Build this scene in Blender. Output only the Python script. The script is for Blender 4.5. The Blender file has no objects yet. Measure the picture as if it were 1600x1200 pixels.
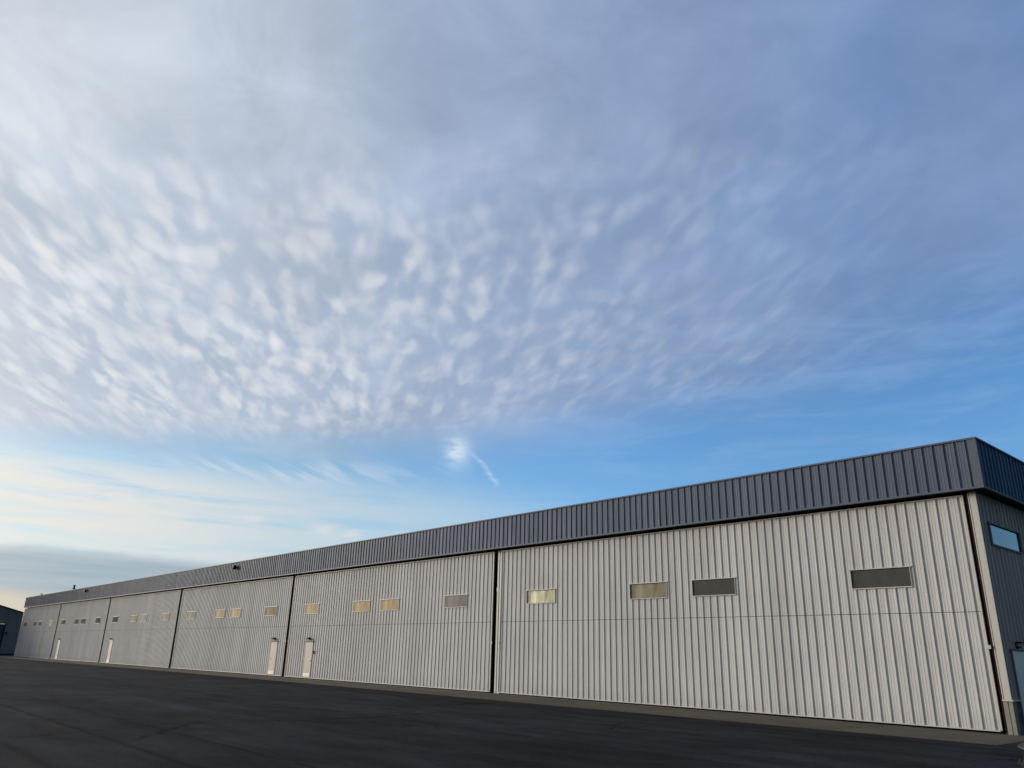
import bpy, bmesh, math, random
from mathutils import Vector, Matrix, noise as mnoise
random.seed(7)
S = bpy.context.scene
COL = S.collection
EXPO = 0.8
SKY_STR = 0.1
rad = math.radians

# ------------------------------------------------------------------ node expressions
class NX:
    """tiny expression builder over shader sockets"""
    def __init__(s, nt): s.nt = nt
    def _in(s, sock, v):
        if isinstance(v, bpy.types.NodeSocket): s.nt.links.new(v, sock)
        elif isinstance(v, (tuple, list)):
            v = list(v)
            if len(sock.default_value) == 4 and len(v) == 3: v.append(1.0)
            sock.default_value = v
        else: sock.default_value = v
    def m(s, op, *a, clamp=False):
        n = s.nt.nodes.new('ShaderNodeMath'); n.operation = op; n.use_clamp = clamp
        for i, v in enumerate(a): s._in(n.inputs[i], v)
        return n.outputs[0]
    def add(s, *a):
        r = a[0]
        for b in a[1:]: r = s.m('ADD', r, b)
        return r
    def mul(s, *a):
        r = a[0]
        for b in a[1:]: r = s.m('MULTIPLY', r, b)
        return r
    def sub(s, a, b): return s.m('SUBTRACT', a, b)
    def clamp(s, a): return s.m('ADD', a, 0.0, clamp=True)
    def inv(s, a): return s.m('SUBTRACT', 1.0, a)
    def sst(s, x, a, b, lo=0.0, hi=1.0, kind='SMOOTHSTEP'):
        n = s.nt.nodes.new('ShaderNodeMapRange'); n.interpolation_type = kind; n.clamp = True
        s._in(n.inputs['Value'], x); s._in(n.inputs['From Min'], a); s._in(n.inputs['From Max'], b)
        s._in(n.inputs['To Min'], lo); s._in(n.inputs['To Max'], hi)
        return n.outputs[0]
    def lin(s, x, a, b, lo=0.0, hi=1.0): return s.sst(x, a, b, lo, hi, 'LINEAR')
    def gauss(s, x, c, w):
        d = s.m('DIVIDE', s.sub(x, c), w)
        return s.m('POWER', 2.718, s.mul(d, d, -1.0))
    def vec(s, x, y, z=0.0):
        n = s.nt.nodes.new('ShaderNodeCombineXYZ')
        for i, v in enumerate((x, y, z)): s._in(n.inputs[i], v)
        return n.outputs[0]
    def xyz(s, v):
        n = s.nt.nodes.new('ShaderNodeSeparateXYZ'); s._in(n.inputs[0], v); return n.outputs[:3]
    def vm(s, op, *a):
        n = s.nt.nodes.new('ShaderNodeVectorMath'); n.operation = op
        for i, v in enumerate(a): s._in(n.inputs[i], v)
        return n.outputs['Value'] if op in ('DOT_PRODUCT', 'LENGTH') else n.outputs[0]
    def vmadd(s, v, k, add):
        n = s.nt.nodes.new('ShaderNodeVectorMath'); n.operation = 'MULTIPLY_ADD'
        for i, a in enumerate((v, k, add)): s._in(n.inputs[i], a)
        return n.outputs[0]
    def noise(s, v, scale=1.0, detail=2.0, rough=0.5, dist=0.0, color=False):
        n = s.nt.nodes.new('ShaderNodeTexNoise'); s._in(n.inputs['Vector'], v)
        n.inputs['Scale'].default_value = scale; n.inputs['Detail'].default_value = detail
        n.inputs['Roughness'].default_value = rough; n.inputs['Distortion'].default_value = dist
        return n.outputs['Color'] if color else n.outputs[0]
    def voro(s, v, scale=1.0, rnd=1.0, smooth=None):
        n = s.nt.nodes.new('ShaderNodeTexVoronoi'); s._in(n.inputs['Vector'], v)
        if smooth is not None:
            n.feature = 'SMOOTH_F1'; n.inputs['Smoothness'].default_value = smooth
        n.inputs['Scale'].default_value = scale; n.inputs['Randomness'].default_value = rnd
        return n.outputs['Distance']
    def mix(s, f, a, b):
        n = s.nt.nodes.new('ShaderNodeMix'); n.data_type = 'RGBA'; n.clamp_factor = True
        s._in(n.inputs[0], f); s._in(n.inputs[6], a); s._in(n.inputs[7], b)
        return n.outputs[2]
    def cmul(s, c, f):
        return s.vm('MULTIPLY', c, s.vec(f, f, f) if isinstance(f, bpy.types.NodeSocket) else (f, f, f))

def lin8(r, g, b):
    def f(c):
        c /= 255.0
        return c / 12.92 if c <= 0.04045 else ((c + 0.055) / 1.055) ** 2.4
    return (f(r), f(g), f(b))

# ------------------------------------------------------------------ materials
MATS = {}
def new_mat(name):
    m = bpy.data.materials.new(name); m.use_nodes = True
    b = m.node_tree.nodes['Principled BSDF']; MATS[name] = m
    return m, NX(m.node_tree), b
def setb(b, x, **k):
    for n, v in k.items():
        x._in(b.inputs[{'base': 'Base Color', 'rough': 'Roughness', 'metal': 'Metallic', 'spec': 'Specular IOR Level', 'normal': 'Normal',
                        'coat': 'Coat Weight', 'coatr': 'Coat Roughness'}[n]], v)
def bump(x, h, strength, dist):
    n = x.nt.nodes.new('ShaderNodeBump'); n.inputs['Strength'].default_value = strength; n.inputs['Distance'].default_value = dist
    x._in(n.inputs['Height'], h); return n.outputs[0]
def tc(x, which='Object'):
    return x.nt.nodes.new('ShaderNodeTexCoord').outputs[which]
def plain(name, base, rough=0.5, spec=0.5, metal=0.0, var=0.06):
    m, x, b = new_mat(name)
    n = x.noise(tc(x), 6.0, 4, 0.6)
    f = x.lin(n, 0.3, 0.7, 1 - var, 1 + var)
    c = x.cmul(tuple(base), f)
    setb(b, x, base=c, rough=rough, spec=spec, metal=metal)
    return m

def panel_steel(name, base, rough, spec, axis='x', streak=0.10, tone=0.05):
    """painted ribbed sheet: sheets 0.915 m wide with slightly different paint tone, faint rain streaks and oil-canning"""
    m, x, b = new_mat(name)
    co = tc(x); X, Y, Z = x.xyz(co)
    u = X if axis == 'x' else Y
    sheet = x.m('FLOOR', x.m('DIVIDE', u, 0.9144))
    wn = x.nt.nodes.new('ShaderNodeTexWhiteNoise'); wn.noise_dimensions = '1D'; x._in(wn.inputs['W'], sheet)
    t = x.lin(wn.outputs['Value'], 0, 1, 1 - tone, 1 + tone)
    st = x.noise(x.vec(x.mul(u, 9.0), x.mul(Z, 0.35), 3.1), 1.0, 4, 0.6)
    s1 = x.lin(st, 0.35, 0.75, 1 + streak * 0.3, 1 - streak)
    big = x.noise(x.vec(x.mul(u, 0.4), x.mul(Z, 0.6), 7.7), 1.0, 3, 0.55)
    s2 = x.lin(big, 0.3, 0.7, 0.955, 1.04)
    low = x.inv(x.mul(x.sst(Z, 0.75, 0.1), x.lin(x.noise(x.vec(x.mul(u, 3.0), Z, 1.0), 1.5, 4, 0.7), .35, .7, 0.02, 0.20)))
    c = x.cmul(tuple(base), x.mul(t, s1, s2, low))
    r = x.lin(st, 0.3, 0.7, rough - 0.05, rough + 0.07)
    oc = x.noise(x.vec(x.mul(u, 2.2), x.mul(Z, 1.1), 0.0), 1.0, 2, 0.5)
    setb(b, x, base=c, rough=r, spec=spec, normal=bump(x, oc, 0.25, 0.012))
    return m

def pane_mat(name, base, rough, streak, spec=0.15):
    m, x, b = new_mat(name)
    X, Y, Z = x.xyz(tc(x))
    n = x.noise(x.vec(x.mul(X, 3.2), x.mul(Z, 0.7), 0.3), 1.0, 3, 0.55)
    n2 = x.noise(x.vec(x.mul(X, 2.0), x.mul(Z, 2.4), 4.0), 1.0, 3, 0.5)
    f = x.mul(x.lin(n, 0.35, 0.68, 1 - streak, 1 + streak), x.lin(n2, .3, .7, .9, 1.1))
    setb(b, x, base=x.cmul(tuple(base), f), rough=x.lin(n, .3, .7, rough * 1.35, rough * 0.75), spec=spec)
    return m

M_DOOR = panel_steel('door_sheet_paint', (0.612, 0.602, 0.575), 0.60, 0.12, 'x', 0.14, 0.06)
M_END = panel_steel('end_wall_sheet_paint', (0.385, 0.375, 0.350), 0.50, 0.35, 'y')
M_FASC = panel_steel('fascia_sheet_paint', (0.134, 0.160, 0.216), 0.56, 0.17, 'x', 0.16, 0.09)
M_FASC_SHADE = panel_steel('fascia_sheet_paint_shaded', (0.034, 0.082, 0.200), 0.50, 0.3, 'y', 0.16, 0.06)  # same navy band, darker and bluer: end-side shade put into the colour
M_FTRIM = plain('fascia_trim_paint', (0.128, 0.146, 0.182), 0.56, 0.15)
M_TRIM = plain('trim_paint', (0.60, 0.575, 0.515), 0.45, 0.4)
M_FRAME = plain('frame_paint', (0.55, 0.53, 0.485), 0.5, 0.3)
M_POST = plain('post_paint', (0.15, 0.135, 0.125), 0.55, 0.2)
M_DARK = plain('dark_steel_and_shade', (0.020, 0.018, 0.018), 0.6, 0.3)  # steel parts; on soffit and recess the dark colour stands for shade
M_RUST = plain('primer_steel', (0.085, 0.042, 0.034), 0.65, 0.3)
M_BLACK = plain('black_rubber_and_shade', (0.006, 0.006, 0.006), 0.8, 0.2)
M_PDOOR = plain('personnel_door_paint', (0.52, 0.47, 0.405), 0.5, 0.12, var=0.03)
M_BDOOR = plain('white_door_paint', (0.74, 0.74, 0.73), 0.40, 0.4, var=0.03)
M_METAL = plain('galvanised_metal', (0.30, 0.30, 0.30), 0.4, 0.5, 0.8)
M_ROOF = plain('roof_sheet', (0.35, 0.36, 0.37), 0.45)
M_LAMPB = plain('lamp_housing', (0.005, 0.005, 0.005), 0.6, 0.1)
M_LAMPG = plain('lamp_lens', (0.50, 0.50, 0.48), 0.2)
PANES = {
    'streaky': pane_mat('streaky_reflection_pane', (0.66, 0.63, 0.42), 0.25, 0.70),  # bright sky reflection and its streaks painted into the base colour
    'bronze': pane_mat('bronze_reflection_pane', (0.27, 0.245, 0.16), 0.30, 0.45),  # dimmer sky reflection painted into the base colour
    'dark': pane_mat('dark_pane', (0.062, 0.061, 0.054), 0.12, 0.12, 0.35),
    'smoke': pane_mat('smoked_pane', (0.085, 0.078, 0.066), 0.35, 0.30, 0.08),
    'tan': pane_mat('tan_pane', (0.52, 0.395, 0.225), 0.55, 0.10, 0.04),
    'cream': pane_mat('cream_pane', (0.50, 0.40, 0.20), 0.60, 0.08, 0.04),
    'olive': pane_mat('olive_pane', (0.30, 0.26, 0.145), 0.60, 0.06, 0.04),
    'pale': pane_mat('pale_pane', (0.33, 0.305, 0.25), 0.60, 0.06, 0.04),
    'matt': pane_mat('matt_dark_pane', (0.075, 0.074, 0.070), 0.75, 0.10, 0.02),
    'glass': pane_mat('window_glass', (0.05, 0.06, 0.07), 0.06, 0.05, 0.8),
}
def make_asphalt():
    m, x, b = new_mat('asphalt')
    co = tc(x); X, Y, Z = x.xyz(co)
    big = x.noise(co, 0.16, 5, 0.6)
    mid = x.noise(x.vec(x.mul(X, 0.35), x.mul(Y, 1.1), 2.0), 1.0, 5, 0.62)
    fine = x.noise(co, 34.0, 3, 0.7)
    agg = x.voro(co, 55.0)
    f = x.mul(x.lin(big, 0.32, 0.68, 0.64, 1.42), x.lin(mid, 0.32, 0.70, 0.66, 1.38), x.lin(fine, 0.3, 0.7, 0.55, 1.5), x.lin(agg, 0.0, 0.6, 1.35, 0.7), x.lin(x.noise(co, 9.0, 3, .6), .3, .7, .8, 1.22))
    # paving lanes laid parallel to the hangar, each a slightly different age
    wob = x.mul(x.sub(x.noise(x.vec(x.mul(X, 0.5), 0.0, 0.0), 1.0, 4, 0.6), 0.5), 0.22)
    Yw = x.add(Y, wob)
    lane = x.m('FLOOR', x.m('DIVIDE', x.add(Yw, 18.6), 3.1))
    wn = x.nt.nodes.new('ShaderNodeTexWhiteNoise'); wn.noise_dimensions = '1D'; x._in(wn.inputs['W'], lane)
    f = x.mul(f, x.lin(wn.outputs['Value'], 0, 1, 0.82, 1.20))
    seam = 0.0
    for y0, w in ((-18.62, 0.045), (-20.05, 0.09), (-21.70, 0.08), (-12.4, 0.03), (-15.5, 0.03)):
        brk = x.sst(x.noise(x.vec(x.mul(X, 0.9), y0, 0.0), 1.0, 4, 0.7), 0.36, 0.50)
        seam = x.m('MAXIMUM', seam, x.mul(x.gauss(Yw, y0, w), brk))
    # old sealer patch with a soft irregular outline, and oil stains
    pn = x.mul(x.sub(x.noise(co, 0.7, 5, 0.65), 0.5), 2.6)
    px = x.m('ABSOLUTE', x.add(x.m('DIVIDE', x.add(X, 15.2), 5.6), x.mul(pn, .4)))
    py = x.m('ABSOLUTE', x.add(x.m('DIVIDE', x.add(Y, 18.05), 0.85), pn))
    patch = x.sst(x.m('MAXIMUM', px, py), 1.25, 0.75)
    stain = x.sst(x.noise(x.vec(x.mul(X, 0.25), x.mul(Y, 0.5), 9.0), 1.0, 5, 0.62), 0.58, 0.74)
    f = x.mul(f, x.inv(x.mul(seam, 0.75)), x.inv(x.mul(patch, 0.42)), x.inv(x.mul(stain, 0.38)))
    # hairline cracks
    wv = x.vm('ADD', co, x.vm('MULTIPLY', x.noise(co, 0.9, 4, 0.6, color=True), (1.1, 1.1, 0.0)))
    n = x.nt.nodes.new('ShaderNodeTexVoronoi'); n.feature = 'DISTANCE_TO_EDGE'; x._in(n.inputs['Vector'], wv); n.inputs['Scale'].default_value = 0.20
    crack = x.mul(x.sst(n.outputs['Distance'], 0.0090, 0.0025), x.sst(x.noise(co, 0.12, 2, 0.5), 0.44, 0.56))
    f = x.mul(f, x.inv(x.mul(crack, 0.85)))
    warm = x.sst(x.noise(co, 0.22, 4, 0.6), 0.40, 0.66)
    c = x.cmul(x.mix(warm, (0.0260, 0.0278, 0.0298), (0.0315, 0.0295, 0.0292)), f)
    h = x.add(x.mul(fine, 0.5), x.mul(agg, 0.6), x.mul(crack, -1.0))
    setb(b, x, base=c, rough=x.lin(mid, 0.3, 0.7, 0.95, 0.85), spec=0.06, normal=bump(x, h, 0.55, 0.012))
    return m
def make_concrete(name, base, joints=None, stains=True):
    m, x, b = new_mat(name)
    co = tc(x); X, Y, Z = x.xyz(co)
    a = x.noise(co, 0.5, 5, 0.62); c1 = x.noise(co, 7.0, 5, 0.65); fine = x.noise(co, 60.0, 2, 0.6)
    f = x.mul(x.lin(a, .3, .7, 0.76, 1.22), x.lin(c1, .3, .7, 0.86, 1.13), x.lin(fine, .3, .7, 0.9, 1.1))
    if joints:
        fr = x.m('FRACT', x.m('DIVIDE', X, joints))
        f = x.mul(f, x.inv(x.mul(x.gauss(fr, 0.5, 0.0045), 0.6)))
        slab = x.m('FLOOR', x.add(x.m('DIVIDE', X, joints), 0.5))
        wn = x.nt.nodes.new('ShaderNodeTexWhiteNoise'); wn.noise_dimensions = '1D'; x._in(wn.inputs['W'], slab)
        f = x.mul(f, x.lin(wn.outputs['Value'], 0, 1, 0.87, 1.12))
    warm = x.sst(x.noise(co, 0.9, 4, .6), .35, .65)
    col = x.mix(warm, tuple(v * k for v, k in zip(base, (0.97, 1.0, 1.0))), tuple(v * k for v, k in zip(base, (1.06, 0.99, 0.93))))
    setb(b, x, base=x.cmul(col, f), rough=0.88, spec=0.2, normal=bump(x, x.add(c1, fine), 0.3, 0.006))
    return m
M_ASPH = make_asphalt()
M_APRON = make_concrete('apron_concrete', (0.112, 0.097, 0.074), 6.1)
M_KERB = make_concrete('kerb_concrete', (0.095, 0.091, 0.076))
M_PIER = make_concrete('pier_concrete', (0.30, 0.285, 0.25))
M_SOIL = make_concrete('soil', (0.05, 0.042, 0.030))
def make_block():
    m, x, b = new_mat('concrete_block')
    X, Y, Z = x.xyz(tc(x))
    n = x.nt.nodes.new('ShaderNodeTexBrick'); x._in(n.inputs['Vector'], x.vec(x.add(X, Y), Z))
    n.inputs['Scale'].default_value = 1.0; n.inputs['Brick Width'].default_value = 0.4; n.inputs['Row Height'].default_value = 0.2
    n.inputs['Mortar Size'].default_value = 0.006
    n.inputs['Color1'].default_value = (0.15, 0.15, 0.145, 1); n.inputs['Color2'].default_value = (0.11, 0.112, 0.11, 1); n.inputs['Mortar'].default_value = (0.05, 0.05, 0.05, 1)
    nn = x.noise(tc(x), 14.0, 5, .7)
    setb(b, x, base=x.cmul(n.outputs['Color'], x.lin(nn, .3, .7, .78, 1.2)), rough=0.9, spec=0.2, normal=bump(x, x.add(nn, x.mul(n.outputs['Fac'], -2.0)), .5, .01))
    return m
M_BLOCK = make_block()
M_GWALL = panel_steel('green_wall_sheet_paint', (0.20, 0.235, 0.220), 0.55, 0.3, 'y')
M_GDOOR = panel_steel('dark_blue_sheet_paint', (0.055, 0.095, 0.140), 0.5, 0.3, 'y')
M_GROOF = plain('dark_roof_sheet', (0.020, 0.022, 0.024), 0.6, 0.2)
def make_grass():
    m, x, b = new_mat('grass_blade')
    n = x.noise(tc(x), 5.0, 3, .6)
    setb(b, x, base=x.mix(x.lin(n, .35, .65), (0.050, 0.062, 0.018), (0.115, 0.105, 0.035)), rough=.6, spec=.25)
    return m
M_GRASS = make_grass()

# ------------------------------------------------------------------ mesh helpers
def obj(name, mesh, mat=None, parent=None, loc=None):
    o = bpy.data.objects.new(name, mesh); COL.objects.link(o)
    if mat is not None and not mesh.materials:
        for mm in (mat if isinstance(mat, (list, tuple)) else [mat]): mesh.materials.append(mm)
    if parent: o.parent = parent
    if loc: o.location = loc
    return o
def thing(name, label, cat, loc=(0, 0, 0), group=None):
    o = bpy.data.objects.new(name, None); COL.objects.link(o); o.location = loc
    o.empty_display_size = 0.5; o['label'] = label; o['category'] = cat
    if group: o['group'] = group
    return o
def tomesh(name, bm):
    bmesh.ops.recalc_face_normals(bm, faces=bm.faces)
    me = bpy.data.meshes.new(name); bm.to_mesh(me); bm.free(); return me
def box(bm, x0, x1, y0, y1, z0, z1, bevel=0.0, mi=0):
    v = [bm.verts.new(p) for p in ((x0, y0, z0), (x1, y0, z0), (x1, y1, z0), (x0, y1, z0), (x0, y0, z1), (x1, y0, z1), (x1, y1, z1), (x0, y1, z1))]
    fs = [bm.faces.new([v[i] for i in q]) for q in ((0, 3, 2, 1), (4, 5, 6, 7), (0, 1, 5, 4), (1, 2, 6, 5), (2, 3, 7, 6), (3, 0, 4, 7))]
    for f in fs: f.material_index = mi
    if bevel:
        es = list({e for f in fs for e in f.edges})
        bmesh.ops.bevel(bm, geom=es, offset=bevel, segments=2, affect='EDGES', profile=0.5)
    return v
def boxes(name, lst, mat, parent, bevel=0.0, loc=None):
    bm = bmesh.new()
    for b in lst: box(bm, *b, bevel=bevel)
    return obj(name, tomesh(name, bm), mat, parent, loc)
def hexa(bm, pts):
    """8 corners, same order as box()"""
    v = [bm.verts.new(p) for p in pts]
    for q in ((0, 3, 2, 1), (4, 5, 6, 7), (0, 1, 5, 4), (1, 2, 6, 5), (2, 3, 7, 6), (3, 0, 4, 7)): bm.faces.new([v[i] for i in q])
def tube(bm, p0, p1, r0, r1=None, n=16, cap=True):
    r1 = r0 if r1 is None else r1
    p0, p1 = Vector(p0), Vector(p1); d = (p1 - p0).normalized()
    a = d.orthogonal().normalized(); b = d.cross(a)
    A = [bm.verts.new(p0 + (a * math.cos(2 * math.pi * i / n) + b * math.sin(2 * math.pi * i / n)) * r0) for i in range(n)]
    B = [bm.verts.new(p1 + (a * math.cos(2 * math.pi * i / n) + b * math.sin(2 * math.pi * i / n)) * r1) for i in range(n)]
    for i in range(n): bm.faces.new((A[i], A[(i + 1) % n], B[(i + 1) % n], B[i]))
    if cap: bm.faces.new(A[::-1]); bm.faces.new(B)

PITCH = 0.3048
# depth profile of the ribbed sheet over one pitch: (position, height)
PROFILE = [(0.000, 0.0), (0.010, 0.0305), (0.036, 0.0305), (0.046, 0.0), (0.118, 0.0), (0.126, 0.0045), (0.142, 0.0045), (0.150, 0.0),
           (0.205, 0.0), (0.213, 0.0045), (0.229, 0.0045), (0.237, 0.0)]
def profile_points(u0, u1, phase, extra=()):
    pts = []
    k0 = int(math.floor((u0 - phase) / PITCH)) - 1; k1 = int(math.ceil((u1 - phase) / PITCH)) + 1
    raw = []
    for k in range(k0, k1):
        for p, h in PROFILE: raw.append((phase + k * PITCH + p, h))
    def at(u):
        for (a, ha), (b, hb) in zip(raw, raw[1:]):
            if a <= u <= b: return ha + (hb - ha) * (u - a) / (b - a) if b > a else ha
        return 0.0
    us = {round(u, 5): h for u, h in raw if u0 < u < u1}
    for u in (u0, u1, *extra):
        if u0 <= u <= u1: us[round(u, 5)] = at(u)
    return sorted(us.items())
def ribbed(bm, u0, u1, z0, z1, phase, place, holes=()):
    """ribbed sheet between u0..u1 and z0(u)..z1(u); holes = [(ua, ub, za, zb)] stay open; place(u, h, z) -> xyz"""
    f0 = z0 if callable(z0) else (lambda u: z0)
    f1 = z1 if callable(z1) else (lambda u: z1)
    pts = profile_points(u0, u1, phase, [v for h in holes for v in h[:2]])
    cache = {}
    def V(u, h, z):
        k = (u, round(z, 5))
        if k not in cache: cache[k] = bm.verts.new(place(u, h, z))
        return cache[k]
    for (a, ha), (b, hb) in zip(pts, pts[1:]):
        mid = (a + b) / 2; spans = [(f0(a), f0(b), f1(a), f1(b))]
        for ua, ub, za, zb in holes:
            if ua - 1e-4 < mid < ub + 1e-4:
                new = []
                for (la, lb, ta, tb) in spans:
                    if zb <= min(la, lb) or za >= max(ta, tb): new.append((la, lb, ta, tb)); continue
                    if za > max(la, lb): new.append((la, lb, za, za))
                    if zb < min(ta, tb): new.append((zb, zb, ta, tb))
                spans = new
        for la, lb, ta, tb in spans:
            bm.faces.new((V(a, ha, la), V(b, hb, lb), V(b, hb, tb), V(a, ha, ta)))
def gz(x):
    """the ground follows the paving: nearly level, falling a little towards the far end"""
    P = [(-3000, -0.15), (-170, -0.15), (-129, -0.10), (-108, -0.06), (-86, -0.005), (-64, 0.03), (-42, 0.085), (-21, 0.118), (0, 0.112), (14, 0.09), (30, 0.06), (3000, 0.06)]
    for (a, ha), (b, hb) in zip(P, P[1:]):
        if a <= x <= b: return ha + (hb - ha) * (x - a) / (b - a)
    return 0.0

# ------------------------------------------------------------------ ground
def structure(o):
    o['kind'] = 'structure'; return o
bm = bmesh.new()
xs = [-3000, -900, -300, -170, -150, -140, -129, -118, -108, -97, -86, -75, -64, -53, -42, -31, -21, -10, 0, 7, 14, 22, 30, 120, 500, 3000]
ys = [-3000, -700, -150, -60, -30, -15, -3.7, 5, 60, 400, 3000]
grid = [[bm.verts.new((x, y, gz(x))) for y in ys] for x in xs]
for i in range(len(xs) - 1):
    for j in range(len(ys) - 1): bm.faces.new((grid[i][j], grid[i + 1][j], grid[i + 1][j + 1], grid[i][j + 1]))
structure(obj('ground', tomesh('ground', bm), M_ASPH))
# concrete apron strip along the hangar front
bm = bmesh.new()
xa = [x for x in xs if -129.9 < x < 2] + [-129.6, 0.95]
xa = sorted(xa)
rows = []
for x in xa:
    e = -3.72 + 0.12 * math.sin(x * 0.09)
    rows.append([bm.verts.new((x, y, gz(x) + 0.004)) for y in (e, e * 0.5, 0.62)])
for a, b in zip(rows, rows[1:]):
    for j in range(2): bm.faces.new((a[j], b[j], b[j + 1], a[j + 1]))
structure(obj('concrete_apron', tomesh('concrete_apron', bm), M_APRON))

# pale concrete walk along the end wall, with a weedy bed in front of it
kp = [(0.90, -0.05), (1.08, -1.2), (1.14, -2.0), (1.20, -2.9), (1.34, -3.6), (1.62, -4.2), (2.05, -4.75), (2.7, -5.2), (3.6, -5.4), (9.0, -5.4), (9.0, -0.05)]
bm = bmesh.new()
lo = [bm.verts.new((q[0], q[1], 0.05)) for q in kp]; hi = [bm.verts.new((q[0], q[1], 0.145)) for q in kp]
for i in range(len(kp)): bm.faces.new((lo[i], lo[(i + 1) % len(kp)], hi[(i + 1) % len(kp)], hi[i]))
top = bm.faces.new(hi)
bmesh.ops.bevel(bm, geom=list(top.edges), offset=0.012, segments=2, affect='EDGES')
structure(obj('walkway', tomesh('walkway', bm), M_KERB))
kp = [(2.30, -5.75), (2.22, -6.4), (2.45, -7.3), (2.9, -8.3), (3.6, -9.2), (5.0, -9.6), (7.0, -9.3), (7.4, -6.0), (4.5, -5.7)]
def offset_poly(p, d):
    out = []
    n = len(p)
    for i in range(n):
        a, b, c = Vector(p[i - 1]), Vector(p[i]), Vector(p[(i + 1) % n])
        n1 = Vector((-(b - a).y, (b - a).x)).normalized(); n2 = Vector((-(c - b).y, (c - b).x)).normalized()
        m = (n1 + n2).normalized(); out.append(b + m * d / max(0.4, m.dot(n1)))
    return out
bm = bmesh.new(); bm.faces.new([bm.verts.new((q[0], q[1], gz(q[0]) + 0.006)) for q in kp])
structure(obj('planting_bed', tomesh('planting_bed', bm), M_SOIL))
# rough grass in the bed
def inside(px, py, poly):
    c = False
    for i in range(len(poly)):
        (x1, y1), (x2, y2) = poly[i - 1], poly[i]
        if (y1 > py) != (y2 > py) and px < (x2 - x1) * (py - y1) / (y2 - y1) + x1: c = not c
    return c
bm = bmesh.new(); ip = [tuple(q) for q in offset_poly(kp, 0.04)]
cnt = 0
while cnt < 9000:
    px, py = random.uniform(1.9, 7.3), random.uniform(-9.5, -5.6)
    if not inside(px, py, ip): continue
    den = mnoise.noise(Vector((px * 0.8, py * 0.8, 3.0)))
    if den < -0.15 and random.random() < 0.8: continue
    h = random.uniform(0.03, 0.10) * (1.0 + 0.5 * den); a = random.uniform(0, 6.283); w = 0.005
    lx, ly = math.cos(a), math.sin(a); ln = random.uniform(0.02, 0.09)
    p = Vector((px, py, gz(px) + 0.004)); s = Vector((-ly, lx, 0)) * w; d = Vector((lx, ly, 0))
    q0, q1 = p - s, p + s; r0, r1 = p + d * ln * .4 + Vector((0, 0, h * .6)) - s * .7, p + d * ln * .4 + Vector((0, 0, h * .6)) + s * .7
    t = p + d * ln + Vector((0, 0, h))
    V = [bm.verts.new(v) for v in (q0, q1, r1, r0, t)]
    bm.faces.new(V[:4]); bm.faces.new((V[3], V[2], V[4])); cnt += 1
me = bpy.data.meshes.new('grass'); bm.to_mesh(me); bm.free()
g = obj('grass', me, M_GRASS); g['kind'] = 'stuff'

# ------------------------------------------------------------------ the hangar
hangar = thing('hangar', 'long grey ribbed steel hangar with six wide doors under a navy fascia band', 'hangar', (0, 0, 0))
Rr = [-0.08, -21.40, -42.82, -64.34, -85.80, -107.48]
Ll = [-20.84, -42.36, -63.67, -85.26, -106.92, -128.85]
ZT, ZSEAM, ZF, ZR = 6.566, 3.267, 6.64, 8.14
FY, FX, WX = -0.35, 0.596, 0.257      # fascia plane, fascia overhang past the corner, end wall plane
FAR = -129.32; FFAR = -127.9; DEPTH = 24.0

frame_mesh = {}
def window_frame_mesh(w, z0, z1):
    """flashing round an opening; origin at its lower left corner on the sheet plane"""
    if 'w' in frame_mesh: return frame_mesh['w']
    bm = bmesh.new(); h = z1 - z0
    box(bm, -0.075, w + 0.075, -0.056, 0.03, h - 0.001, h + 0.028)           # head flashing
    box(bm, -0.020, w + 0.020, -0.050, 0.03, -0.030, 0.0)                   # sill
    box(bm, -0.016, -0.001, -0.041, 0.03, 0.0, h - 0.002)                   # left jamb
    box(bm, w + 0.001, w + 0.016, -0.041, 0.03, 0.0, h - 0.002)             # right jamb
    frame_mesh['w'] = tomesh('window_frame', bm); return frame_mesh['w']
def pane_mesh(w, h, kind):
    bm = bmesh.new()
    box(bm, 0.002, w - 0.002, -0.028, -0.020, 0.002, h - 0.004)
    # dark glazing bead
    for b in ((0.0, w, -0.035, -0.029, 0.0, 0.014), (0.0, w, -0.035, -0.029, h - 0.018, h - 0.004), (0.0, 0.014, -0.0345, -0.0295, 0.014, h - 0.018), (w - 0.014, w, -0.0345, -0.0295, 0.014, h - 0.018)):
        box(bm, *b, mi=1)
    me = tomesh('window_pane', bm); me.materials.append(PANES[kind]); me.materials.append(M_BLACK); return me
KINDS = [['streaky', 'bronze', 'dark', 'dark'], ['tan', 'tan', 'tan', 'smoke'], ['pale', 'cream', 'tan', 'olive'],
         ['matt', 'olive', 'pale', 'pale'], ['matt', 'matt', 'matt', 'matt'], ['matt', 'matt', 'matt', 'olive']]
WOFF = [1.86, 8.00, 11.03, 17.13]; WW = 6 * PITCH; WZ0, WZ1 = 4.045, 4.605
PD = {1: (2.45, 'r'), 2: (18.70, 'l'), 3: (2.40, 'r'), 4: (2.25, 'r')}      # personnel doors: bay -> offset from its left edge, handle side
PW, PH = 0.95, 2.10
paneset = {}
def pane(kind):
    if kind not in paneset: paneset[kind] = pane_mesh(WW, WZ1 - WZ0, kind)
    return paneset[kind]
def lamp_mesh(name):
    """bulkhead lamp over a door: back plate, short arm and hood"""
    bm = bmesh.new()
    box(bm, -0.07, 0.07, -0.052, -0.034, -0.07, 0.08, 0.004)
    tube(bm, (0, -0.052, 0.03), (0, -0.14, 0.05), 0.018, n=10)
    v = [(-0.16, -0.26, -0.035), (0.16, -0.26, -0.035), (0.16, -0.10, -0.035), (-0.16, -0.10, -0.035), (-0.12, -0.22, 0.075), (0.12, -0.22, 0.075), (0.12, -0.12, 0.075), (-0.12, -0.12, 0.075)]
    hexa(bm, v)
    return tomesh(name, bm)
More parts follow.
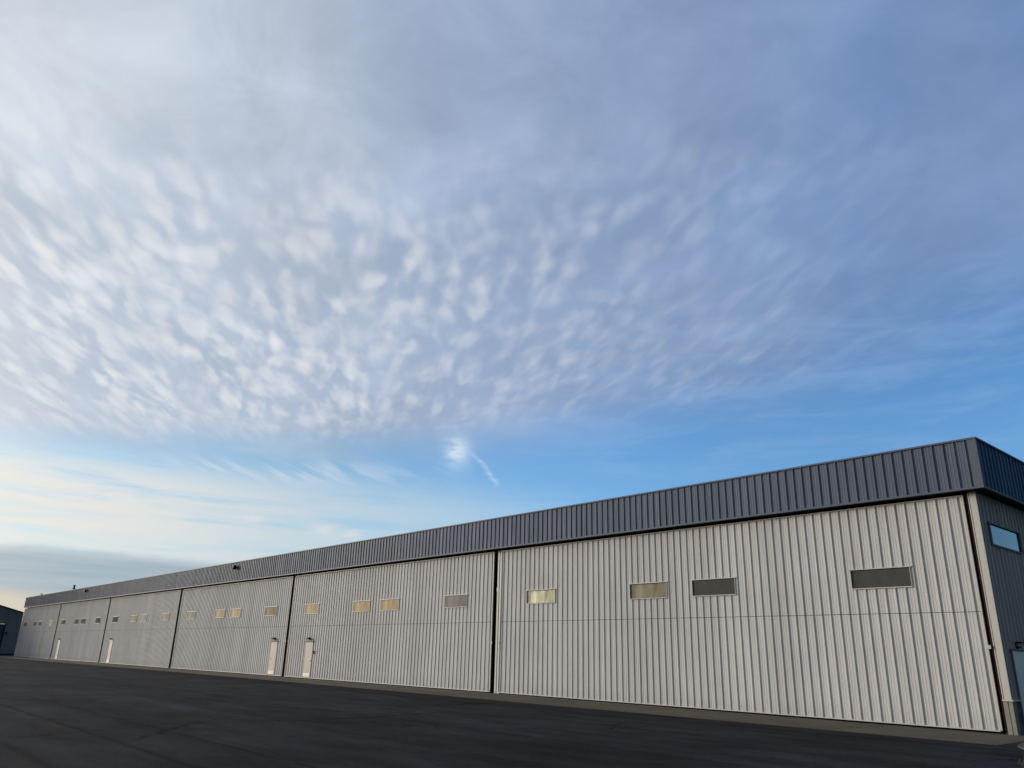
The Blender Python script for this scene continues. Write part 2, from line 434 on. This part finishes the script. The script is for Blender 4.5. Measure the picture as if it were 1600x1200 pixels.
LAMP_ME = lamp_mesh('door_lamp')
def handle_mesh(side):
    bm = bmesh.new(); s = 1 if side == 'r' else -1
    tube(bm, (0, 0.0, 0), (0, -0.05, 0), 0.028, n=14)
    box(bm, min(0, -s * 0.13), max(0, -s * 0.13), -0.068, -0.050, -0.011, 0.011, 0.004)
    return tomesh('door_handle', bm)
HANDLES = {s: handle_mesh(s) for s in 'rl'}

for i in range(6):
    L, Rt = Ll[i], Rr[i]
    door = bpy.data.objects.new('hangar_door', None); COL.objects.link(door); door.parent = hangar
    door.location = ((L + Rt) / 2, 0, 0)
    cx = (L + Rt) / 2
    bot = lambda u: gz(u) + (0.058 if i == 0 and u > -10 else 0.045)
    bot = (lambda u: gz(u) + 0.042 + 0.016 * max(0.0, (u + 21.0) / 21.0))
    holes = [(L + o, L + o + WW, WZ0, WZ1) for o in WOFF]
    lowholes = []
    if i in PD:
        po, side = PD[i]; pz = gz(L + po) + 0.10
        lowholes = [(L + po, L + po + PW, pz - 0.02, pz + PH)]
    place = lambda u, h, z: (u - cx, -h, z)
    bm = bmesh.new(); ribbed(bm, L, Rt, ZSEAM + 0.004, ZT - 0.035, Rt - 68.5 * PITCH - 0.05, place, holes)
    obj('upper_panel', tomesh('upper_panel', bm), M_DOOR, door)
    bm = bmesh.new(); ribbed(bm, L, Rt, lambda u: bot(u) + 0.03, ZSEAM - 0.012, Rt - 68.5 * PITCH - 0.05, place, lowholes)
    obj('lower_panel', tomesh('lower_panel', bm), M_DOOR, door)
    # trims: head cap, base cap, side edges (thin steel channels), dark hinge gap behind the fold
    bm = bmesh.new(); box(bm, L - cx, Rt - cx, -0.042, 0.20, ZT - 0.034, ZT)
    obj('head_trim', tomesh('head_trim', bm), M_TRIM, door)
    bm = bmesh.new(); a, b = L, Rt - 0.05
    hexa(bm, [(u - cx, y, bot(u) + dz) for (u, y, dz) in ((a, -0.040, 0), (b, -0.040, 0), (b, 0.20, 0), (a, 0.20, 0), (a, -0.040, 0.031), (b, -0.040, 0.031), (b, 0.20, 0.031), (a, 0.20, 0.031))])
    obj('base_trim', tomesh('base_trim', bm), M_FRAME, door)
    for side, u0, u1 in (('l', L - 0.002, L + 0.03), ('r', Rt - 0.03, Rt + 0.002)):
        bm = bmesh.new(); zb = bot((u0 + u1) / 2) + 0.032
        box(bm, u0 - cx, u1 - cx, -0.036, 0.006, zb, ZT - 0.036)
        obj('edge_trim', tomesh('edge_trim', bm), M_TRIM, door)
        bm = bmesh.new(); box(bm, u0 - cx + 0.002, u1 - cx - 0.002, 0.008, 0.20, zb, ZT - 0.036)
        obj('edge_tube', tomesh('edge_tube', bm), M_RUST if i == 0 and side == 'r' else M_DARK, door)
    bm = bmesh.new(); box(bm, L - cx + 0.03, Rt - cx - 0.03, 0.03, 0.06, gz(cx) + 0.12, ZT - 0.06)
    obj('backing_sheet', tomesh('backing_sheet', bm), M_DARK, door)
    for o, k in zip(WOFF, KINDS[i]):
        obj('window_frame', window_frame_mesh(WW, WZ0, WZ1), M_FRAME, door, (L + o - cx, 0, WZ0))
        obj('window_pane', pane(k), None, door, (L + o - cx, 0.030 if i == 0 else 0.0, WZ0))
    if i in PD:
        x0 = L + po - cx
        bm = bmesh.new()
        box(bm, x0 - 0.05, x0 - 0.001, -0.046, 0.03, pz - 0.02, pz + PH); box(bm, x0 + PW + 0.001, x0 + PW + 0.05, -0.046, 0.03, pz - 0.02, pz + PH)
        obj('door_frame', tomesh('door_frame', bm), M_PDOOR, door)
        bm = bmesh.new(); box(bm, x0 - 0.09, x0 + PW + 0.09, -0.085, 0.03, pz + PH + 0.001, pz + PH + 0.05)
        obj('door_drip_cap', tomesh('door_drip_cap', bm), M_DARK if i in (1, 2) else M_TRIM, door)
        bm = bmesh.new(); box(bm, x0 + 0.004, x0 + PW - 0.004, -0.034, 0.012, pz, pz + PH - 0.006, 0.004)
        obj('personnel_door', tomesh('personnel_door', bm), M_PDOOR, door)
        bm = bmesh.new(); box(bm, x0 + 0.05, x0 + PW - 0.05, -0.040, -0.035, pz + 0.02, pz + 0.24)
        obj('kick_plate', tomesh('kick_plate', bm), M_TRIM, door)
        hx = x0 + PW - 0.11 if side == 'r' else x0 + 0.11
        side = PD[i][1]; hx = x0 + PW - 0.11 if side == 'r' else x0 + 0.11
        obj('door_handle', HANDLES[side], M_METAL, door, (hx, -0.036, pz + 0.98))
        bm = bmesh.new(); tube(bm, (hx, -0.036, pz + 1.11), (hx, -0.056, pz + 1.11), 0.026, n=14)
        obj('deadbolt', tomesh('deadbolt', bm), M_METAL, door)
        obj('door_lamp', LAMP_ME, M_LAMPB if i in (1, 2) else M_METAL, door, (x0 + PW * 0.55, 0, pz + PH + 0.19))
        if i == 1:
            bm = bmesh.new(); box(bm, x0 + PW + 0.19, x0 + PW + 0.31, -0.085, -0.030, 1.57, 1.76, 0.006)
            obj('key_box', tomesh('key_box', bm), M_LAMPB, door)
    # latch pins in the middle of each edge
    if i in (0, 1, 2):
        for u, s in ((L, 1), (Rt, -1)):
            if i == 2 and s == 1: continue
            bm = bmesh.new(); box(bm, u - cx - (0.04 if s > 0 else 0.03), u - cx + (0.03 if s > 0 else 0.075), -0.06, -0.037, 2.27, 2.37, 0.004)
            obj('latch', tomesh('latch', bm), M_TRIM, door)

# posts between the bays: near-black boards standing for the unlit gap, then two light strips with a shadow gap
for i in range(5):
    xr, xl = Ll[i], Rr[i + 1]          # gap xl..xr
    g0 = gz(xl)
    w = xr - xl
    boxes('door_post', [(xl + w * (0.42 if i == 0 else 0.50), xl + w * 0.62, 0.03, 0.30, g0, ZF - 0.01), (xl + w * 0.67, xl + w * 0.96, 0.05, 0.30, g0, ZF - 0.01)], M_FRAME if i == 0 else M_POST, hangar)
    boxes('door_recess', [(xl - 0.10, xr + 0.10, 0.34, 0.38, g0, ZF - 0.01), (xl + w * 0.36, xl + w * 0.40, 0.06, 0.335, g0, ZF - 0.01)], M_DARK, hangar)
# far end post
boxes('corner_trim', [(FAR, Ll[5] - 0.05, -0.01, 0.35, gz(FAR) - 0.02, ZF - 0.01)], M_TRIM, hangar)
# near corner: dark guide, thin jamb strip, flat corner trim standing on a concrete pier
boxes('door_guide', [(-0.10, 0.034, 0.26, 0.30, gz(0), ZF - 0.01), (-0.03, 0.014, 0.05, 0.255, gz(0), ZF - 0.01)], M_RUST, hangar)
boxes('jamb_strip', [(0.040, 0.066, 0.0, 0.25, 0.985, ZF - 0.01)], M_TRIM, hangar)
boxes('corner_backing', [(0.068, 0.250, 0.030, 0.28, 0.99, ZF - 0.01)], M_DARK, hangar)
boxes('corner_trim', [(0.088, WX - 0.002, -0.012, 0.026, 0.985, ZF - 0.01), (WX - 0.0005, WX + 0.010, -0.010, 0.03, 0.985, ZF - 0.01)], M_TRIM, hangar)
boxes('plinth_cap', [(0.038, WX + 0.05, -0.05, 0.0, 0.945, 0.982), (0.038, WX + 0.05, 0.001, 0.54, 0.945, 0.982), (WX - 0.15, WX + 0.05, 1.83, DEPTH, 0.945, 0.982)], M_TRIM, hangar)
boxes('concrete_pier', [(0.045, 0.160, -0.018, 0.25, gz(0) - 0.05, 0.944), (0.162, WX + 0.018, -0.008, 0.25, gz(0) - 0.05, 0.944)], M_PIER, hangar, 0.006)
boxes('block_plinth', [(WX - 0.15, WX + 0.012, 0.252, 0.535, gz(0) - 0.05, 0.944), (WX - 0.15, WX + 0.012, 1.835, DEPTH, gz(0) - 0.05, 0.944)], M_BLOCK, hangar)
# end wall, ribbed, with two windows and a white door
end = bpy.data.objects.new('end_wall', None); COL.objects.link(end); end.parent = hangar; end.location = (WX, 0, 0)
EW = [(0.60, 3.10), (3.92, 6.42)]
hl = [(a, b, 5.19, 5.77) for a, b in EW] + [(0.60, 1.78, 0.9, 2.24)]
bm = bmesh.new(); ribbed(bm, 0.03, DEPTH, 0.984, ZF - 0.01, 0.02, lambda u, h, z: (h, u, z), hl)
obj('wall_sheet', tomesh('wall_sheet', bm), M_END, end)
for a, b in EW:
    fr = boxes('window_frame', [(-0.02, 0.075, a - 0.10, b + 0.10, 5.771, 5.815), (-0.02, 0.050, a - 0.03, b + 0.03, 5.145, 5.189), (-0.02, 0.062, a - 0.03, a - 0.001, 5.19, 5.77), (-0.02, 0.062, b + 0.001, b + 0.03, 5.19, 5.77)], M_FTRIM, end)
    boxes('window_pane', [(0.012, 0.02, a, b, 5.19, 5.77)], PANES['glass'], end)
boxes('door_frame', [(-0.02, 0.05, 0.545, 0.60, gz(0), 2.24), (-0.02, 0.05, 1.78, 1.83, gz(0), 2.24), (-0.02, 0.055, 0.50, 1.87, 2.241, 2.29)], M_FTRIM, end)
dr = boxes('personnel_door', [(-0.005, 0.032, 0.604, 1.776, gz(0) + 0.01, 2.236)], M_BDOOR, end)
bm = bmesh.new(); tube(bm, (0.032, 1.66, 1.1), (0.085, 1.66, 1.1), 0.026); box(bm, 0.085, 0.10, 1.54, 1.68, 1.088, 1.112)
obj('door_handle', tomesh('door_handle', bm), M_METAL, end)
bm = bmesh.new(); box(bm, 0.032, 0.05, 0.98, 1.02, 2.31, 2.47); box(bm, 0.032, 0.20, 1.0, 1.30, 2.455, 2.49); box(bm, 0.034, 0.10, 1.06, 1.26, 2.33, 2.37)
obj('door_lamp', tomesh('door_lamp', bm), M_LAMPB, end)
# header and soffit behind the fascia, their shade put into a near-black colour
boxes('header_beam', [(FAR + 0.02, 0.036, 0.40, 0.46, ZT - 0.35, ZF - 0.012)], M_DARK, hangar)
boxes('soffit', [(FFAR, FX - 0.03, FY + 0.015, 0.50, ZF + 0.012, ZF + 0.05), (FAR + .05, WX - 0.05, 0.51, 0.62, ZF + 0.012, ZF + 0.05), (WX - 0.03, FX - 0.03, 0.501, DEPTH, ZF + 0.012, ZF + 0.05)], M_DARK, hangar)
# fascia: ribbed band, cap, drip edge and the flat corner piece
fas = bpy.data.objects.new('fascia', None); COL.objects.link(fas); fas.parent = hangar; fas.location = (0, FY, 0)
CT = 0.205
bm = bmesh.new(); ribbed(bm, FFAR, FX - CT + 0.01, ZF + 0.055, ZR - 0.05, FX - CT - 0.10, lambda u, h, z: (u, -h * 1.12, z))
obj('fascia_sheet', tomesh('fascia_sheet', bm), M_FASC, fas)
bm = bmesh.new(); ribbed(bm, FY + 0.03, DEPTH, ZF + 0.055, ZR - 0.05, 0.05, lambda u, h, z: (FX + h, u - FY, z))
obj('fascia_end_sheet', tomesh('fascia_end_sheet', bm), M_FASC_SHADE, fas)
boxes('cap_flashing', [(FFAR - 0.02, FX + 0.055, -0.055, 0.20, ZR - 0.052, ZR), (FX - 0.15, FX + 0.055, 0.201, DEPTH - FY, ZR - 0.052, ZR)], M_FTRIM, fas)
boxes('drip_edge', [(FFAR, FX + 0.045, -0.044, 0.012, ZF, ZF + 0.056), (FX - 0.025, FX + 0.045, 0.013, DEPTH - FY, ZF, ZF + 0.056)], M_FTRIM, fas)
boxes('corner_flashing', [(FX - CT, FX + 0.038, -0.038, -0.002, ZF + 0.057, ZR - 0.053), (FX + 0.001, FX + 0.038, -0.001, 0.05, ZF + 0.057, ZR - 0.053)], M_FTRIM, fas)
boxes('fascia_return', [(FFAR - 0.012, FFAR - 0.001, -0.03, 1.6, ZF + 0.057, ZR - 0.053)], M_FTRIM, fas)
# roof behind the parapet, back wall, far wall
roof = bpy.data.objects.new('roof', None); COL.objects.link(roof); roof.parent = hangar
bm = bmesh.new()
hexa(bm, [(FAR, -0.12, 7.55), (FX - 0.2, -0.12, 7.55), (FX - 0.2, DEPTH, 7.85), (FAR, DEPTH, 7.85), (FAR, -0.12, 7.62), (FX - 0.2, -0.12, 7.62), (FX - 0.2, DEPTH, 7.92), (FAR, DEPTH, 7.92)])
obj('roof_sheet', tomesh('roof_sheet', bm), M_ROOF, roof)
for (x, y, top, r) in ((-107.0, 1.0, 9.05, 0.11), (-125.3, 1.0, 8.68, 0.10)):
    bm = bmesh.new(); tube(bm, (x, y, 7.6), (x, y, top - 0.10), r); tube(bm, (x, y, top - 0.13), (x, y, top - 0.03), r * 1.6, r * 1.6); tube(bm, (x, y, top - 0.03), (x, y, top), r * 1.5, r * 0.6)
    tube(bm, (x, y, 8.55), (x, y, 8.68), r * 1.9, r * 1.1) if top > 9 else None
    obj('vent_pipe', tomesh('vent_pipe', bm), M_GROOF, roof)
boxes('back_wall', [(FAR + 0.02, WX - 0.06, DEPTH - 0.2, DEPTH - 0.05, -0.2, 7.5)], M_END, hangar)
boxes('far_wall', [(FAR + 0.01, FAR + 0.2, 0.36, DEPTH - 0.21, -0.2, 7.5)], M_END, hangar)
# near-black strip standing for the shade in the gap under the doors
boxes('door_gap_shade', [(FAR + 0.1, 0.03, 0.22, 0.24, -0.2, 0.30)], M_BLACK, hangar)

# floodlights bolted to the fascia
def floodlight(loc, label):
    t = thing('floodlight', label, 'floodlight', loc, 'floodlights on the fascia')
    bm = bmesh.new()
    v = [(-0.22, -0.42, -0.16), (0.22, -0.42, -0.16), (0.22, -0.13, -0.20), (-0.22, -0.13, -0.20), (-0.22, -0.36, 0.17), (0.22, -0.36, 0.17), (0.22, -0.13, 0.20), (-0.22, -0.13, 0.20)]
    hexa(bm, v)
    bmesh.ops.bevel(bm, geom=list(bm.edges), offset=0.02, segments=2, affect='EDGES')
    obj('housing', tomesh('housing', bm), M_LAMPB, t)
    bm = bmesh.new(); hexa(bm, [(-0.245, -0.40, -0.13), (-0.223, -0.40, -0.13), (-0.223, -0.17, -0.16), (-0.245, -0.17, -0.16), (-0.245, -0.34, 0.14), (-0.223, -0.34, 0.14), (-0.223, -0.17, 0.16), (-0.245, -0.17, 0.16)])
    obj('lens', tomesh('lens', bm), M_LAMPG, t)
    t.scale = (0.8, 0.8, 0.8)
    bm = bmesh.new(); tube(bm, (0, -0.13, 0), (0, -0.02, 0), 0.035, n=12); box(bm, -0.09, 0.09, -0.045, -0.031, -0.09, 0.09)
    obj('bracket', tomesh('bracket', bm), M_LAMPB, t)
    return t
floodlight((-52.0, FY, 7.71), 'black floodlight on the navy fascia above the third door, the nearer of two')
floodlight((-94.6, FY, 7.71), 'small dark floodlight on the navy fascia above the fifth door, the farther of two')

# ------------------------------------------------------------------ neighbouring dark gabled hangar past the far end
gh = thing('gabled_hangar', 'dark green gabled metal hangar beyond the far end of the long grey hangar', 'hangar', (-150, -10, 0))
g0 = -0.17; YR, SL = -8.0, 0.2676     # ridge, slope relative to world
def roofz(y): return 7.735 - (y - 0.01) * SL if y > YR else roofz(2 * YR - y + 1e-6)
Y0, Y1 = 2 * YR - 5.6, 5.6
bm = bmesh.new()
dholes = [(-17.5, 1.45, -1.0, 4.75)]
ribbed(bm, Y0, Y1, g0 + 0.22, lambda y: roofz(y) - 0.12, 0.0, lambda u, h, z: (h, u + 10, z), [(-17.5, 1.45, g0 - 0.2, 4.75)])
# the opening reaches the ground: keep only what is above it there
obj('wall', tomesh('wall', bm), M_GWALL, gh)
boxes('base_strip', [(-0.05, 0.05, 1.46 + 10, Y1 + 10, g0, g0 + 0.22)], M_GROOF, gh)
bm = bmesh.new(); ribbed(bm, -17.45, 1.40, g0 + 0.25, 4.70, 0.0, lambda u, h, z: (h - 0.12, u + 10, z))
gd = obj('hangar_door', tomesh('hangar_door', bm), M_GDOOR, gh)
boxes('door_trim', [(-0.13, 0.06, 1.40 + 10, 1.50 + 10, g0, 4.75), (-0.13, 0.06, -17.6 + 10, 1.50 + 10, 4.75, 4.86)], M_GROOF, gh)
bm = bmesh.new()
for ya, yb in ((YR, Y1 + 0.35), (YR, Y0 - 0.35)):
    za, zb = roofz(YR + 1e-4), roofz(YR + 1e-4) - abs(yb - YR) * SL
    hexa(bm, [(0.25, ya + 10, za - 0.14), (0.25, yb + 10, zb - 0.14), (-40, yb + 10, zb - 0.14), (-40, ya + 10, za - 0.14), (0.25, ya + 10, za), (0.25, yb + 10, zb), (-40, yb + 10, zb), (-40, ya + 10, za)])
obj('roof', tomesh('roof', bm), M_GROOF, gh)
for ya, yb in ((Y1 + 9.8, Y1 + 9.95), (Y0 + 10.05, Y0 + 10.2)):
    boxes('side_wall', [(-39.8, -0.02, ya, yb, g0, roofz(Y1) - 0.15)], M_GWALL, gh)
bm = bmesh.new(); box(bm, 0.06, 0.30, 11.70, 11.95, 3.15, 3.40, .02); tube(bm, (0.03, 11.82, 3.3), (0.10, 11.82, 3.3), 0.05)
wl = obj('wall_lamp', tomesh('wall_lamp', bm), M_LAMPB, gh)

# ------------------------------------------------------------------ camera
F_PX, yaw, pitch, roll = 1204.33, rad(48.927), rad(19.48), rad(1.569)
fwd = Vector((-math.sin(yaw) * math.cos(pitch), math.cos(yaw) * math.cos(pitch), math.sin(pitch)))
right = Vector((math.cos(yaw), math.sin(yaw), 0)); up = right.cross(fwd)
r2 = right * math.cos(roll) + up * math.sin(roll); u2 = -right * math.sin(roll) + up * math.cos(roll)
cam = bpy.data.cameras.new('camera'); co = bpy.data.objects.new('camera', cam); COL.objects.link(co)
cam.sensor_width = 36.0; cam.lens = 36.0 * F_PX / 1600.0; cam.clip_end = 6000; cam.clip_start = 0.05
mw = Matrix((r2, u2, -fwd)).transposed().to_4x4(); mw.translation = Vector((8.026, -24.825, 1.728)); co.matrix_world = mw
S.camera = co

# ------------------------------------------------------------------ sun
SUN_AZ, SUN_EL = 207.0, 9.0
sd = Vector((math.cos(rad(SUN_AZ)) * math.cos(rad(SUN_EL)), math.sin(rad(SUN_AZ)) * math.cos(rad(SUN_EL)), math.sin(rad(SUN_EL))))
sun = bpy.data.lights.new('sun', 'SUN'); so = bpy.data.objects.new('sun', sun); COL.objects.link(so)
sun.energy = 1.5; sun.angle = rad(11.0); sun.color = (1.0, 0.92, 0.80)
so.rotation_euler = sd.to_track_quat('Z', 'Y').to_euler(); so.location = sd * 60

# ------------------------------------------------------------------ world: Nishita sky behind layers of altocumulus
W = bpy.data.worlds.new('World'); S.world = W; W.use_nodes = True
nt = W.node_tree; x = NX(nt); bg = nt.nodes['Background']; bg.inputs['Strength'].default_value = SKY_STR
sky = nt.nodes.new('ShaderNodeTexSky'); sky.sky_type = 'NISHITA'; sky.sun_disc = False
sky.sun_elevation = rad(SUN_EL); sky.sun_rotation = math.atan2(sd.x, sd.y); sky.altitude = 100; sky.air_density = 1.0; sky.dust_density = 0.6; sky.ozone_density = 2.5
KC = 1.0 / (SKY_STR * 2 ** EXPO)
def C8(r, g, b): return tuple(v * KC for v in lin8(r, g, b))
D = x.vm('NORMALIZE', tc(x, 'Generated')); dx, dy, dz = x.xyz(D)
ca, sa = math.cos(rad(138.93)), math.sin(rad(138.93))
H = x.mul(x.m('ARCTAN2', x.sub(x.mul(dx, sa), x.mul(dy, ca)), x.add(x.mul(dx, ca), x.mul(dy, sa))), 57.2958)   # degrees clockwise from north-west
Ee = x.mul(x.m('ARCSINE', dz), 57.2958)                                                                       # elevation in degrees
gsun = x.mul(x.m('ARCCOSINE', x.vm('DOT_PRODUCT', D, tuple(sd))), 57.2958)                                      # angle from the sun
zz = x.m('MAXIMUM', dz, 0.03)
px, py = x.m('DIVIDE', dx, zz), x.m('DIVIDE', dy, zz)
P = x.vec(px, py)                                                                                             # position on a flat cloud deck
warp = x.vm('SUBTRACT', x.noise(P, 1.3, 3, 0.55, color=True), (0.5, 0.5, 0.5))
Pw = x.vmadd(warp, (0.55, 0.55, 0.0), P)
# deck-aligned coordinates: u along the rolls, v across
def rot2(ax, ay, deg):
    c, s = math.cos(rad(deg)), math.sin(rad(deg))
    return x.add(x.mul(ax, c), x.mul(ay, s)), x.add(x.mul(ax, -s), x.mul(ay, c))

near = x.sst(gsun, 105.0, 28.0)                     # towards the sun the deck brightens
base = x.vm('MULTIPLY', sky.outputs[0], x.mix(x.sst(near, 0.35, 0.85), (0.80, 1.10, 1.42), (0.95, 1.0, 1.02)))
col = base
# 1. altostratus veil with a ragged lower edge that climbs to the right
edge = x.add(x.lin(H, -40, 5, 11.2, 14.8), x.lin(H, 0, 42, 0.0, 6.0))
rag = x.mul(x.sub(x.noise(Pw, 1.1, 4, 0.6), 0.5), 4.0)
soft = x.lin(H, -20, 25, 2.2, 7.0)
veil = x.sst(x.m('DIVIDE', x.sub(x.add(Ee, rag), edge), soft), -0.35, 1.0)
# cloud-deck coordinates: rolls fan out from a point low on the right, lumps keep their proportions and shrink towards the horizon
Er = x.m('MAXIMUM', x.m('ARCSINE', dz), 0.03)
du = x.mul(x.sub(H, -17.0), 0.0174533, x.m('POWER', Er, -1.0))
dv = x.m('LOGARITHM', Er, 2.718282)
GP = x.vec(du, dv)
thick = x.noise(x.vm('MULTIPLY', D, (1.0, 1.0, 1.6)), 6.0, 5, 0.58, 0.5)
broad = x.noise(D, 3.2, 3, 0.5)
veil = x.mul(veil, x.lin(thick, 0.25, 0.7, 0.88, 1.0), x.lin(near, 0.0, 0.3, 0.88, 1.0))
vc = x.mix(x.sst(near, 0.06, 0.55), C8(117, 147, 190), C8(160, 177, 205))
vc = x.mix(x.sst(near, 0.50, 0.80), vc, C8(182, 194, 212))
vc = x.mix(x.mul(x.sst(x.add(gsun, x.mul(Ee, -0.25)), 52.0, 26.0), x.lin(Ee, 14, 34, 0.60, 1.0)), vc, C8(212, 221, 231))
vc = x.mix(x.mul(x.sst(broad, .40, .62), x.sst(near, .8, .3), 0.45), vc, C8(146, 161, 193))
vc = x.cmul(vc, x.lin(thick, 0.25, 0.75, 0.84, 1.13))
col = x.mix(veil, col, vc)
# 2. altocumulus puffs inside the veil
ws = x.vm('SUBTRACT', x.noise(GP, 5.0, 3, 0.55, color=True), (0.5, 0.5, 0.5))
Q = x.vmadd(ws, (0.09, 0.09, 0.0), x.vec(x.add(x.mul(du, 0.92), x.mul(dv, 0.30)), x.mul(dv, 0.92)))
n1 = x.noise(Q, 19.0, 1.2, 0.5)
n2 = x.inv(x.voro(Q, 16.5, 1.0, 0.65))
n3 = x.noise(Q, 37.0, 2, 0.5)
ps = x.add(x.mul(n1, 0.70), x.mul(n2, 0.62), x.mul(x.sub(n3, 0.5), x.lin(Ee, 30.0, 15.0, 0.08, 0.36)))
puff = x.sst(ps, 0.47, 1.10)
clump = x.lin(x.noise(GP, 3.4, 3, .55), .32, .60, 0.32, 1.0)
band = x.mul(x.sst(x.add(Ee, x.mul(H, -0.10)), 14.8, 19.0), x.sst(x.add(Ee, x.mul(H, -0.10)), 40.0, 29.0), x.sst(H, 37.0, 12.0), clump)
gap = x.mul(band, x.sst(ps, 0.84, 0.50))
col = x.mix(x.mul(gap, 0.46), col, x.mix(near, C8(112, 143, 186), C8(164, 181, 202)))
pc = x.mix(x.sst(near, 0.2, 0.85), C8(178, 192, 215), C8(231, 232, 234))
col = x.mix(x.mul(band, puff, x.lin(near, 0.1, 0.8, 0.46, 0.92)), col, pc)
# faint fibrous cirrus in the blue on the right
fb = x.noise(x.vec(x.mul(x.add(H, x.mul(Ee, 1.2)), 0.10), x.add(x.mul(Ee, 0.55), x.mul(H, -0.035)), 5.0), 1.0, 5, 0.62, 0.5)
col = x.mix(x.mul(x.sst(fb, 0.40, 0.70), x.sst(H, -6.0, 8.0), x.sst(Ee, 11.0, 14.0), x.sst(Ee, 30.0, 20.0), 0.28), col, C8(150, 184, 224))
# milky haze low towards the sun
col = x.mix(x.mul(x.sst(Ee, 14.0, 7.0), x.sst(near, 0.3, 0.9), 0.40), col, C8(192, 208, 226))
# 3. thin cirrus streaks low on the left
st = x.noise(x.vec(x.mul(H, 0.075), x.add(x.mul(Ee, 0.75), x.mul(H, 0.012)), 1.7), 1.0, 5, 0.6, 0.4)
lowband = x.mul(x.sst(Ee, 4.0, 6.0), x.sst(Ee, 12.8, 9.6), x.sst(H, 16.0, -26.0))
col = x.mix(x.mul(lowband, x.sst(st, 0.28, 0.54, 0.15, 0.98)), col, x.mix(x.sst(H, -8.0, -34.0), C8(196, 212, 222), C8(234, 232, 226)))
# ripples on the edge of the streaks
rp = x.sst(x.noise(x.vec(x.add(x.mul(H, 0.55), x.mul(Ee, 1.3)), x.mul(Ee, 0.5), 4.0), 1.0, 3, 0.5), 0.42, 0.64)
rb = x.mul(x.gauss(Ee, x.lin(H, -30, 0, 11.2, 13.0), 0.8), x.gauss(H, -18.0, 9.0))
col = x.mix(x.mul(rb, rp, 0.8), col, C8(205, 217, 232))
# 4. far grey-blue bank above the horizon with a pale warm gap under it
bn = x.mul(x.sub(x.noise(x.vec(x.mul(H, 0.10), x.mul(Ee, 0.3), 8.0), 1.0, 4, 0.55), 0.5), 1.6)
Eb = x.add(Ee, bn)
bank = x.mul(x.sst(Eb, 5.9, 5.0), x.sst(H, 4.0, -14.0))
bs = x.noise(x.vec(x.mul(H, 0.06), x.mul(Ee, 1.4), 2.0), 1.0, 4, 0.6)
col = x.mix(x.mul(bank, 0.95), col, x.mix(x.sst(bs, .35, .65), C8(160, 178, 192), C8(178, 190, 199)))
col = x.mix(x.mul(x.sst(Eb, 3.5, 2.4), x.sst(H, 10.0, -20.0), 0.95), col, C8(214, 205, 190))
# 5. a shred of fallstreak and a curl of old contrail in the blue gap, two small cumulus below
sh = x.noise(x.vec(x.mul(H, 0.6), x.mul(Ee, 3.4), 0.0), 1.0, 3, 0.6)
blob = x.mul(x.gauss(x.add(H, x.mul(x.sub(sh, .5), 0.8)), -4.0, 0.85), x.gauss(Ee, 14.35, 1.05), x.sst(sh, 0.20, 0.62, 0.35, 1.0))
col = x.mix(x.mul(blob, 0.95), col, C8(214, 228, 243))
cur = x.add(x.lin(Ee, 14.2, 12.2, -2.75, -0.95), x.mul(x.m('SINE', x.mul(Ee, 3.4)), 0.10))
tr = x.mul(x.gauss(H, cur, x.lin(sh, .3, .7, .12, .30)), x.sst(Ee, 11.7, 12.3), x.sst(Ee, 14.5, 13.9))
col = x.mix(x.mul(tr, x.lin(sh, .3, .7, .15, .55)), col, C8(200, 222, 245))
for (h0, e0, wx_, we) in ((-18.2, 8.62, 0.7, 0.30), (-13.3, 8.15, 1.15, 0.45), (-11.3, 8.0, 0.7, 0.3)):
    cl = x.mul(x.gauss(x.add(H, x.mul(x.sub(sh, .5), 1.6)), h0, wx_), x.gauss(x.add(Ee, x.mul(x.sub(sh, .5), .6)), e0, we))
    col = x.mix(x.mul(cl, 0.75), col, C8(220, 222, 225))
# 6. bright hazy cloud round the hidden sun (behind the photographer's left shoulder)
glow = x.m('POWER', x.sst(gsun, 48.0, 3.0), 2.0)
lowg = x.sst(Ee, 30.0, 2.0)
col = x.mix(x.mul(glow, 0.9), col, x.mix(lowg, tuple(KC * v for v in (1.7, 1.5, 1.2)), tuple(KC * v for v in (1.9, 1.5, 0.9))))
# added dark sky out of view, right and behind, to dim the end wall
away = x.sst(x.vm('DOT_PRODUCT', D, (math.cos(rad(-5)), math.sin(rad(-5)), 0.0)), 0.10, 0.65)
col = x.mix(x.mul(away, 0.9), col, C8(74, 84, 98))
# below the horizon: dull ground haze
col = x.mix(x.sst(Ee, 0.0, -1.0), col, C8(90, 92, 95))
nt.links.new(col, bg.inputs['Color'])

S.view_settings.view_transform = 'Standard'; S.view_settings.look = 'None'
S.view_settings.exposure = EXPO; S.view_settings.gamma = 1.0; S.view_settings.use_curve_mapping = False
S.render.resolution_x, S.render.resolution_y = 1024, 768
S.cycles.max_bounces = 6
